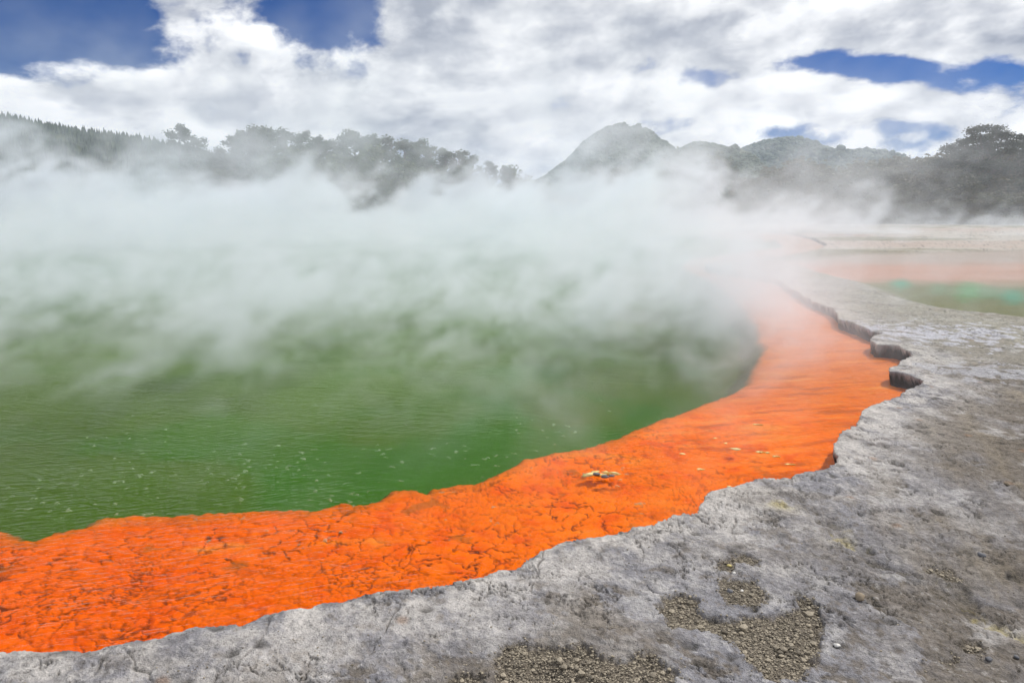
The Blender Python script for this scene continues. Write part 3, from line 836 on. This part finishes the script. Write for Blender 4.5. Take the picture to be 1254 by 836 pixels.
# ------------------------------------------------------------------ trees
def tree_obj(name, label, cat, group, crown_me, trunk_me, loc, s=1.0, rz=0.0, sx=1.0):
    o = bpy.data.objects.new(name, None); COL.objects.link(o); o.empty_display_size = 0.5
    o.location = loc; o.rotation_euler = (0, 0, rz); o.scale = (s * sx, s * sx, s)
    o['label'] = label; o['category'] = cat
    if group: o['group'] = group
    for nm, me in (('crown', crown_me), ('trunk', trunk_me)):
        c = bpy.data.objects.new(nm, me); COL.objects.link(c); c.parent = o
    return o
def pine_meshes(seed, H=20.0):
    g = rng(seed); cs = []; rs = []; bm = bmesh.new()
    lean = g.normal(0, .4, 2)
    limb(bm, [(0, 0, -1), (lean[0] * .4, lean[1] * .4, H * .45), (lean[0], lean[1], H * .95)], 0.38, 0.08)
    for i in range(34):
        f = min(0.98, 0.12 + 0.86 * (i + g.random()) / 34)
        R_ = (1 - max(0, f - 0.25) ** 1.6 * 0.95) * H * 0.19 * g.uniform(0.55, 1.15); a = g.uniform(0, 6.28)
        z = H * f; ex = (lean[0] * f + R_ * math.cos(a), lean[1] * f + R_ * math.sin(a), z + R_ * 0.35)
        limb(bm, [(lean[0] * f, lean[1] * f, z - .2), ex], 0.10, 0.03, 5)
        r = g.uniform(1.1, 1.9) * (1.15 - f * .45)
        cs.append(ex); rs.append((r, r, r * .85))
        cs.append((lean[0] * f + R_ * .5 * math.cos(a), lean[1] * f + R_ * .5 * math.sin(a), z + .3)); rs.append((r * .8, r * .8, r * .5))
    cs.append((lean[0], lean[1], H * .96)); rs.append((.9, .9, 1.1))
    co, fc = leaves(cs, rs, 9000, 0.30, seed + 50, 2.0)
    return raw_mesh('pine_crown', co, fc, m_pine), bm_mesh('pine_trunk', bm, m_bark)
pines = [pine_meshes(s) for s in (1, 2, 3, 4, 5)]
def bush_meshes(seed, mat, H=6.0, spread=0.42, n=3600, ls=0.17):
    g = rng(seed); cs = []; rs = []; bm = bmesh.new()
    for i in range(4):
        a = g.uniform(0, 6.28); r = g.uniform(0.3, 1.0)
        limb(bm, [(0.15 * math.cos(a), 0.15 * math.sin(a), -0.3), (r * .6 * math.cos(a), r * .6 * math.sin(a), H * .4), (r * math.cos(a + .3), r * math.sin(a + .3), H * .8)], 0.11, 0.03, 5)
    for i in range(34):
        f = g.uniform(0.08, 0.97); R_ = H * spread * math.sqrt(max(0.02, 1 - ((f - 0.42) / 0.60) ** 2)) * g.uniform(0.3, 1.0); a = g.uniform(0, 6.28)
        r = g.uniform(0.5, 1.15) * H / 6
        cs.append((R_ * math.cos(a), R_ * math.sin(a), H * f * .95)); rs.append((r, r, r * .7))
    co, fc = leaves(cs, rs, n, ls, seed + 80, 1.8)
    return raw_mesh('bush_crown', co, fc, mat), bm_mesh('bush_trunk', bm, m_bark)
scrubs = [bush_meshes(s, m_scrub) for s in (11, 12, 13, 14, 15)]
greens = [bush_meshes(s, m_green, 9.0, 0.36, 3200, 0.26) for s in (21, 22, 23)]

g = rng(77)
ORD = 'first second third fourth fifth sixth seventh eighth ninth tenth eleventh twelfth thirteenth fourteenth fifteenth sixteenth seventeenth eighteenth nineteenth twentieth'.split()
ORD += ['twenty ' + w for w in ORD[:9]] + ['thirtieth'] + ['thirty ' + w for w in ORD[:9]] + ['fortieth']
prof_p = [(262, 190), (275, 172), (290, 162), (312, 154), (340, 157), (372, 166), (400, 170), (430, 165), (455, 163), (470, 172), (485, 170), (512, 176), (545, 182), (575, 190), (600, 200), (640, 212)]
GP = 'pines standing behind the pool'
pts_ = [(268, 1), (284, 1), (300, 1), (318, 1), (333, 1), (349, 1), (366, 1), (384, 1), (401, 1), (418, 1), (432, 1), (449, 1), (461, 1), (478, 1), (494, 1), (511, 1), (528, 1), (545, 1), (562, 1), (580, 1), (600, 1), (622, 1)]
for i, (px, _) in enumerate(pts_):
    d = 138 + g.uniform(0, 14); top = float(interp_px(prof_p, px)) + g.uniform(-2, 6)
    x, y, z = at_dist(px, top, d)
    c, tr_ = pines[i % 5]
    lab = 'dark pine above the steam, %s from the left in the row' % ORD[i]
    if i == 0: lab = 'pine at the far left end of the row above the steam'
    if i == len(pts_) - 1: lab = 'last low pine at the right end of the row, faint in steam'
    tree_obj('pine_tree', lab, 'pine tree', GP, c, tr_, (x, y, 0), (z) / 20.0, g.uniform(0, 6.28), 1.15)
for i, px in enumerate(np.sort(g.uniform(262, 610, 22))):
    d = 128 + g.uniform(0, 8); top = float(interp_px(prof_p, px)) + g.uniform(14, 34)
    x, y, z = at_dist(px, top, d); c, tr_ = greens[i % 3]
    tree_obj('broadleaf_tree', 'broadleaf tree in front of the pine row, %s from the left' % ORD[i], 'tree', 'broadleaf trees in front of the pines', c, tr_, (x, y, 0), max(z, 4) / 9.0, g.uniform(0, 6.28), 1.0)
x, y, z = at_dist(217, 157, 150); tree_obj('pine_tree', 'lone pine left of the row, half lost in the steam', 'pine tree', None, pines[1][0], pines[1][1], (x, y, 0), z / 20, 1.0, 1.1)
x, y, z = at_dist(240, 170, 152); tree_obj('pine_tree', 'shorter pale pine between the lone pine and the row', 'pine tree', None, pines[3][0], pines[3][1], (x, y, 0), z / 20, 2.0, 1.0)
for i, (px, top) in enumerate(sorted([(625, 203), (648, 214), (668, 222), (690, 216), (712, 208), (735, 212), (760, 205), (783, 214), (806, 210), (830, 190), (846, 180), (862, 184), (880, 192), (700, 232), (740, 232), (780, 235), (820, 225), (860, 215), (655, 236)])):
    d = 135 + g.uniform(-6, 14); x, y, z = at_dist(px, top, d); c, tr_ = greens[i % 3]
    tree_obj('broadleaf_tree', 'steam veiled green tree below the rounded hill, %s from the left' % ORD[i], 'tree', 'trees below the rounded hill', c, tr_, (x, y, 0), z / 9.0, g.uniform(0, 6.28), 1.0)
x, y, z = at_dist(897, 205, 125); tree_obj('conifer_tree', 'small pointed conifer at the left end of the scrub bank', 'conifer', None, pines[2][0], pines[2][1], (x, y, 0), z / 20, 0.4, 0.75)
prof_s = [(895, 226), (915, 216), (945, 203), (975, 195), (1000, 194), (1025, 203), (1055, 191), (1085, 190), (1110, 193), (1140, 194), (1160, 190), (1200, 180), (1254, 184), (1400, 180), (1600, 190)]
k = 0
for row, (d0, drop_, cnt) in enumerate([(100, 0, 36), (94, 14, 34), (88, 32, 32), (83, 52, 30)]):
    for i in range(cnt):
        px = 902 + (1580 - 902) * (i + g.uniform(0.1, .9)) / cnt
        top = float(interp_px(prof_s, px)) + drop_ + g.uniform(-3, 7); d = d0 + g.uniform(-2, 2)
        x, y, z = at_dist(px, min(top, 262), d); c, tr_ = scrubs[k % 5]; k += 1
        lab = ['olive scrub bush on the crest of the bank', 'olive scrub bush just below the crest', 'grey green scrub bush half way down the bank', 'low scrub bush at the foot of the bank'][row] + ', %s from the left' % ORD[i]
        tree_obj('scrub_bush', lab, 'bush', ['bushes on the crest of the bank', 'bushes just below the crest', 'bushes half way down the bank', 'bushes at the foot of the bank'][row], c, tr_, (x, y, -0.1), max(z, 1.2) / 5.9, g.uniform(0, 6.28), 1.35 if row < 3 else 1.6)
# the big spreading tree on the right
D = 90
cs = []; rs = []; bm = bmesh.new()
bx_, by_, _ = at_dist(1205, 262, D)
def loc_(px, py, dy=0): x, y, z = at_dist(px, py, D); return (x - bx_, dy, z)
limb(bm, [(0, 0, -.3), (0.2, 0, 3.5), (-0.3, 0.2, 6.5)], 0.42, 0.28)
g = rng(9)
for (px, py, w, dy) in [(1160, 183, 1.5, 0.5), (1172, 176, 1.3, -.8), (1190, 172, 1.2, 1), (1192, 160, 1.0, 0), (1205, 156, 1.2, .8), (1218, 159, 1.1, -.6), (1232, 167, 1.4, .5), (1246, 170, 1.2, -1), (1262, 176, 1.6, 0), (1280, 184, 1.6, 1), (1178, 190, 2.0, -1), (1200, 168, 1.3, 0), (1216, 171, 1.5, .5), (1232, 177, 1.6, -.5), (1188, 181, 1.7, .5), (1210, 179, 1.8, 0), (1225, 163, 1.2, .3),
    (1205, 184, 1.8, 1.5), (1232, 186, 2.0, -1.5), (1258, 192, 2.0, 0), (1160, 200, 2.2, 0), (1195, 203, 2.4, -1.5), (1230, 206, 2.4, 1), (1270, 208, 2.4, -1), (1180, 222, 2.4, -2), (1220, 226, 2.6, -2), (1258, 228, 2.4, -2)]:
    c = loc_(px, py, dy); st_ = (-0.3, 0.2, 6.3) if c[2] > 7 else (0.1, 0, 3.5)
    midp = (lerp(st_[0], c[0], .5) + g.uniform(-.3, .3), lerp(st_[1], c[1], .5), lerp(st_[2], c[2], .6) - .3)
    limb(bm, [st_, midp, (c[0], c[1], c[2] - .1)], 0.17, 0.04, 6)
    for q_ in range(3):
        o_ = g.normal(0, w * .35, 2); cs.append((c[0] + o_[0], c[1] + o_[1], c[2] + g.uniform(-.15, .15))); rs.append((w * .7, w * .7, w * .28 + .12))
co, fc = leaves(cs, rs, 22000, 0.16, 4, 1.7)
tree_obj('spreading_tree', 'tall dark tree with flat layered crown rising above the scrub at the right', 'tree', None, raw_mesh('spreading_crown', co, fc, m_dark), bm_mesh('spreading_trunk', bm, m_bark), (bx_, by_, 0))

# ------------------------------------------------------------------ stones, gravel, mineral crust, bubbles
def height_at(x, y):
    i = int(np.searchsorted(RAD, math.hypot(x, y))); j = int(np.searchsorted(AZ, math.atan2(x, y)))
    return float(topz[min(i, nR - 1) * nA + min(j, nA - 1)])
def stone_bm(seed, sub=2, rough=0.22, flat=0.6):
    bm = bmesh.new(); bmesh.ops.create_icosphere(bm, subdivisions=sub, radius=1.0)
    from mathutils import noise as mn
    for v in bm.verts:
        d = v.co.normalized()
        k_ = 1 + rough * mn.noise(d * 1.3 + Vector((seed * 3.1, 0, 0))) * 2 + rough * .5 * mn.noise(d * 3.1 + Vector((0, seed * 1.7, 0)))
        v.co = Vector((d.x * k_, d.y * k_ * .8, d.z * k_ * flat))
    for f in bm.faces: f.smooth = True
    return bm
def plain_mat(name, a, b, scale=40, rough=0.8, bmp=0.4, bd=0.004, spec=0.3):
    m, t, out = new_mat(name)
    g_ = t.nodes.new('ShaderNodeNewGeometry'); n_ = noise(t, g_.outputs['Position'], scale, 5, 0.6)
    ri = V(t, g_.outputs['Random Per Island'])
    c = mixc(t, (n_ * 0.7 + ri * 0.5).step(0.3, 0.85), a, b)
    p = principled(t, out, c, rough, spec)
    t.links.new(bump(t, n_, bmp, bd), p.inputs['Normal'])
    return m
m_dstone = plain_mat('dark_stone', (0.05, 0.055, 0.065), (0.13, 0.13, 0.14))
m_lstone = plain_mat('pale_stone', (0.40, 0.38, 0.35), (0.62, 0.60, 0.56))
m_bstone = plain_mat('brown_stone', (0.13, 0.10, 0.07), (0.25, 0.20, 0.14))
m_ystone = plain_mat('yellow_stone', (0.45, 0.33, 0.08), (0.6, 0.5, 0.2))
STN = [(894, 721, .016, m_dstone, 'dark grey pebble lying in the small gravel hollow'), (909, 720, .010, m_lstone, 'pale chip beside the dark pebble in the small gravel hollow'),
       (893, 692, .011, m_ystone, 'yellow pebble in the uppermost gravel hollow'), (899, 700, .011, m_lstone, 'pale pebble just below the yellow pebble'),
       (1202, 683, .020, m_dstone, 'bluish dark stone on the brown crust at the far right'), (1211, 805, .014, m_dstone, 'dark pebble on the pale patch in the lower right corner, left of the pair'),
       (1245, 802, .011, m_dstone, 'dark pebble on the pale patch in the lower right corner, right of the pair'), (1025, 788, .013, m_lstone, 'whitish stone just right of the largest gravel hollow'),
       (1053, 733, .026, m_bstone, 'brown crusted lump on bare rock above the whitish stone'), (1233, 594, .016, m_bstone, 'rusty pebble on the brown crust near the right edge')]
for i, (px, py, r_, mt, lb) in enumerate(STN):
    x, y = ray_ground(px, py, 0.0)
    o = bpy.data.objects.new('stone', bm_mesh('stone', stone_bm(i + 3), mt)); COL.objects.link(o)
    o.location = (x, y, height_at(x, y) + r_ * .35); o.scale = (r_, r_, r_); o.rotation_euler = (0.2, 0.1, i * 1.3)
    o['label'] = lb; o['category'] = 'stone'
# gravel: grains over the pits and a thin scatter on the rock
g = rng(123)
bm = bmesh.new(); bmesh.ops.create_icosphere(bm, subdivisions=1, radius=1.0)
tv = np.array([v.co[:] for v in bm.verts]); tv *= (0.75 + 0.5 * g.random(len(tv)))[:, None]; tf = np.array([[v.index for v in f.verts] for f in bm.faces]); bm.free()
sel = np.where((PIT > 0.15) & (Y < 4.6) & (Y > 1.2))[0]
pick = g.choice(sel, 15000, p=(RV[sel] ** 2 * PIT[sel] ** 2) / (RV[sel] ** 2 * PIT[sel] ** 2).sum())
sel2 = np.where((PIT < 0.2) & (U > 0.15) & (Y < 5) & (Y > 1.3) & (n1 + n3 > -0.2) & (X < 5) & (X > -3))[0]
sel3 = np.where((PIT > 0.005) & (PIT < 0.3) & (Y < 4.6) & (Y > 1.2))[0]
pick2 = np.concatenate([g.choice(sel2, 1600), g.choice(sel3, 1200)])
pk = np.concatenate([pick, pick2])
sz = 0.0012 + 0.0046 * g.random(len(pk)) ** 3.5; sz[:len(pick)] += 0.0008
big = g.random(len(pk)) < 0.03; sz[:len(pick)][big[:len(pick)]] *= g.uniform(1.5, 3.2, int(big[:len(pick)].sum()))
posg = np.stack([X[pk] + g.normal(0, .003, len(pk)), Y[pk] + g.normal(0, .003, len(pk)), topz[pk] + sz * 0.35], 1)
co, fc = merge_template(tv, tf, posg, np.stack([sz, sz * g.uniform(.6, 1, len(pk)), sz * .75], 1), g.uniform(0, 6.28, len(pk)))
m_grav = plain_mat('gravel_grains', (0.10, 0.085, 0.065), (0.33, 0.285, 0.215), 90)
o = bpy.data.objects.new('gravel', raw_mesh('gravel', co, fc, m_grav, False)); COL.objects.link(o)
o['kind'] = 'stuff'; o['label'] = 'coarse brown gravel filling the hollows of the rock'; o['category'] = 'gravel'

# mineral crusts floating near the shelf
m_crust = plain_mat('yellow_crust', (0.42, 0.20, 0.03), (0.75, 0.62, 0.28), 60, 0.8, 0.6, 0.006)
def crust(px, py, parts, lb, cat='mineral flake'):
    x, y = ray_ground(px, py, WATER)
    o = bpy.data.objects.new('mineral_crust', None); COL.objects.link(o); o.location = (x, y, WATER)
    bm = bmesh.new()
    for (dx_, dy_, r_, sx_, rz_) in parts:
        b2_ = stone_bm(random.random() * 50, 2, 0.45, 0.35)
        mt = Matrix.Translation((dx_, dy_, 0.003)) @ Matrix.Rotation(rz_, 4, 'Z') @ Matrix.Diagonal((r_ * sx_, r_, r_ * .8, 1))
        b2_.transform(mt); me_ = bpy.data.meshes.new('t'); b2_.to_mesh(me_); b2_.free(); bm.from_mesh(me_); bpy.data.meshes.remove(me_)
    me = bm_mesh('mineral_crust', bm, m_crust)
    bpy.data.objects.remove(o)
    o = bpy.data.objects.new('mineral_crust', me); COL.objects.link(o); o.location = (x, y, WATER)
    o['label'] = lb; o['category'] = cat
    return o
x0, y0 = ray_ground(737, 581, WATER)
crust(737, 581, [(-.075, .0, .035, 1.6, .2), (-.045, .03, .028, 1.3, .8), (-.03, -.02, .024, 1.5, -.3), (.0, .0, .020, 1.6, 0), (.05, .02, .025, 1.5, .4), (.085, .025, .02, 1.6, -.2), (.11, .0, .014, 1.5, .3), (.03, .045, .016, 1.5, .1)], 'largest ragged yellow crust on the orange shelf with grey stones on it')
for i, (px, py, r_) in enumerate([(731, 580, .020), (741, 583, .022), (749, 582, .016)]):
    x, y = ray_ground(px, py, WATER + .02)
    o = bpy.data.objects.new('stone', bm_mesh('stone', stone_bm(i + 30), m_dstone)); COL.objects.link(o); o.location = (x, y, WATER + .018); o.scale = (r_ * 1.3, r_, r_ * .8)
    o['category'] = 'stone'; o['label'] = ['grey stone at the left end of the trio on the yellow crust', 'largest grey stone in the middle of the trio on the yellow crust', 'grey stone at the right end of the trio on the yellow crust'][i]
FL = [(901, 550, .030, 1, 'round yellow crust on the shelf left of the crust sticks'), (934, 554, .014, 4.0, 'long broken yellow crust stick pointing right'), (951, 559, .014, 2.2, 'short yellow crust piece right of the long stick'),
      (968, 569, .013, 3.2, 'yellow crust stick nearest the rock rim'), (859, 575, .014, 2.5, 'small yellow crust stick near the middle of the shelf'), (888, 543, .012, 1.5, 'small yellow crust crumb above the round crust, right one'),
      (876, 537, .012, 1.5, 'small yellow crust crumb above the round crust, left one'), (928, 520, .014, 3.0, 'thin yellow crust stick farthest from the camera'), (836, 556, .016, 1.6, 'yellow crust crumb on the shelf edge left of the sticks'), (893, 596, .013, 1.4, 'tiny yellow crust beside the rock rim notch')]
for px, py, r_, el_, lb in FL:
    crust(px, py, [((j - (el_ - 1) / 2) * r_ * 1.5 if el_ > 1.7 else 0, random.uniform(-.2, .2) * r_ - (j - el_ / 2) * r_ * .35, r_ * random.uniform(.8, 1.1), 1.35, random.uniform(-.4, .4)) for j in range(max(1, int(el_)))], lb)

# gas bubbles on the water
m_bub, t, out = new_mat('bubble_film')
lw = t.nodes.new('ShaderNodeLayerWeight'); lw.inputs[0].default_value = 0.45
tr = t.nodes.new('ShaderNodeBsdfTransparent'); tr.inputs[0].default_value = (0.92, 1, 0.9, 1)
pp = t.nodes.new('ShaderNodeBsdfPrincipled'); pp.inputs['Base Color'].default_value = (0.62, 0.68, 0.50, 1); pp.inputs['Roughness'].default_value = 0.12
mx = t.nodes.new('ShaderNodeMixShader'); kf = V(t, lw.outputs['Facing']).step(0.35, 0.85, 0.06, 0.9)
t.links.new(kf.k, mx.inputs[0]); t.links.new(tr.outputs[0], mx.inputs[1]); t.links.new(pp.outputs[0], mx.inputs[2]); t.links.new(mx.outputs[0], out.inputs[0])
bub = []
g = rng(31)
for v_ in range(6):
    bm = bmesh.new(); nb_ = [1, 1, 2, 2, 3, 4][v_]; pl = []
    for j in range(nb_):
        r_ = g.uniform(.008, .016); a_ = g.uniform(0, 6.28); dd = 0 if j == 0 else g.uniform(.016, .034)
        b2_ = bmesh.new(); bmesh.ops.create_uvsphere(b2_, u_segments=14, v_segments=12, radius=r_)
        bmesh.ops.bisect_plane(b2_, geom=b2_.verts[:] + b2_.edges[:] + b2_.faces[:], plane_co=(0, 0, 0), plane_no=(0, 0, -1), clear_outer=True)
        b2_.transform(Matrix.Translation((dd * math.cos(a_), dd * math.sin(a_), 0)))
        me_ = bpy.data.meshes.new('t'); b2_.to_mesh(me_); b2_.free(); bm.from_mesh(me_); bpy.data.meshes.remove(me_)
    for f in bm.faces: f.smooth = True
    bub.append(bm_mesh('bubble_cluster', bm, m_bub))
cnt = 0
while cnt < 270:
    # ragged trails in the water before the shelf
    if g.random() < 0.86: x = g.uniform(-3.4, 0.9); y = 3.35 + abs(g.normal(0, 1.15)) + 0.10 * (x + 1.5)
    else: x = g.uniform(-2.2, 2.6); y = g.uniform(2.9, 4.6)
    a = poly_sd(np.array([x], np.float32), np.array([y], np.float32), shore)[0][0]
    gd = poly_sd(np.array([x], np.float32), np.array([y], np.float32), green)[0][0]
    if a > -0.12 or y > 8.5 or (gd > 0.0 and g.random() < 0.75): continue
    if vnoise(np.array([x * 1.3]), np.array([y * 1.6]), 5)[0] < g.uniform(-.5, .25): continue
    o = bpy.data.objects.new('bubble_cluster', bub[int(g.integers(0, 6))]); COL.objects.link(o)
    o.location = (x, y, WATER + .001); s_ = g.uniform(.35, .8); o.scale = (s_, s_, s_); o.rotation_euler = (0, 0, g.uniform(0, 6.28))
    o['label'] = 'small cluster of gas bubbles floating on the water near the orange shelf'; o['category'] = 'bubbles'; o['group'] = 'bubble clusters on the pool'
    cnt += 1
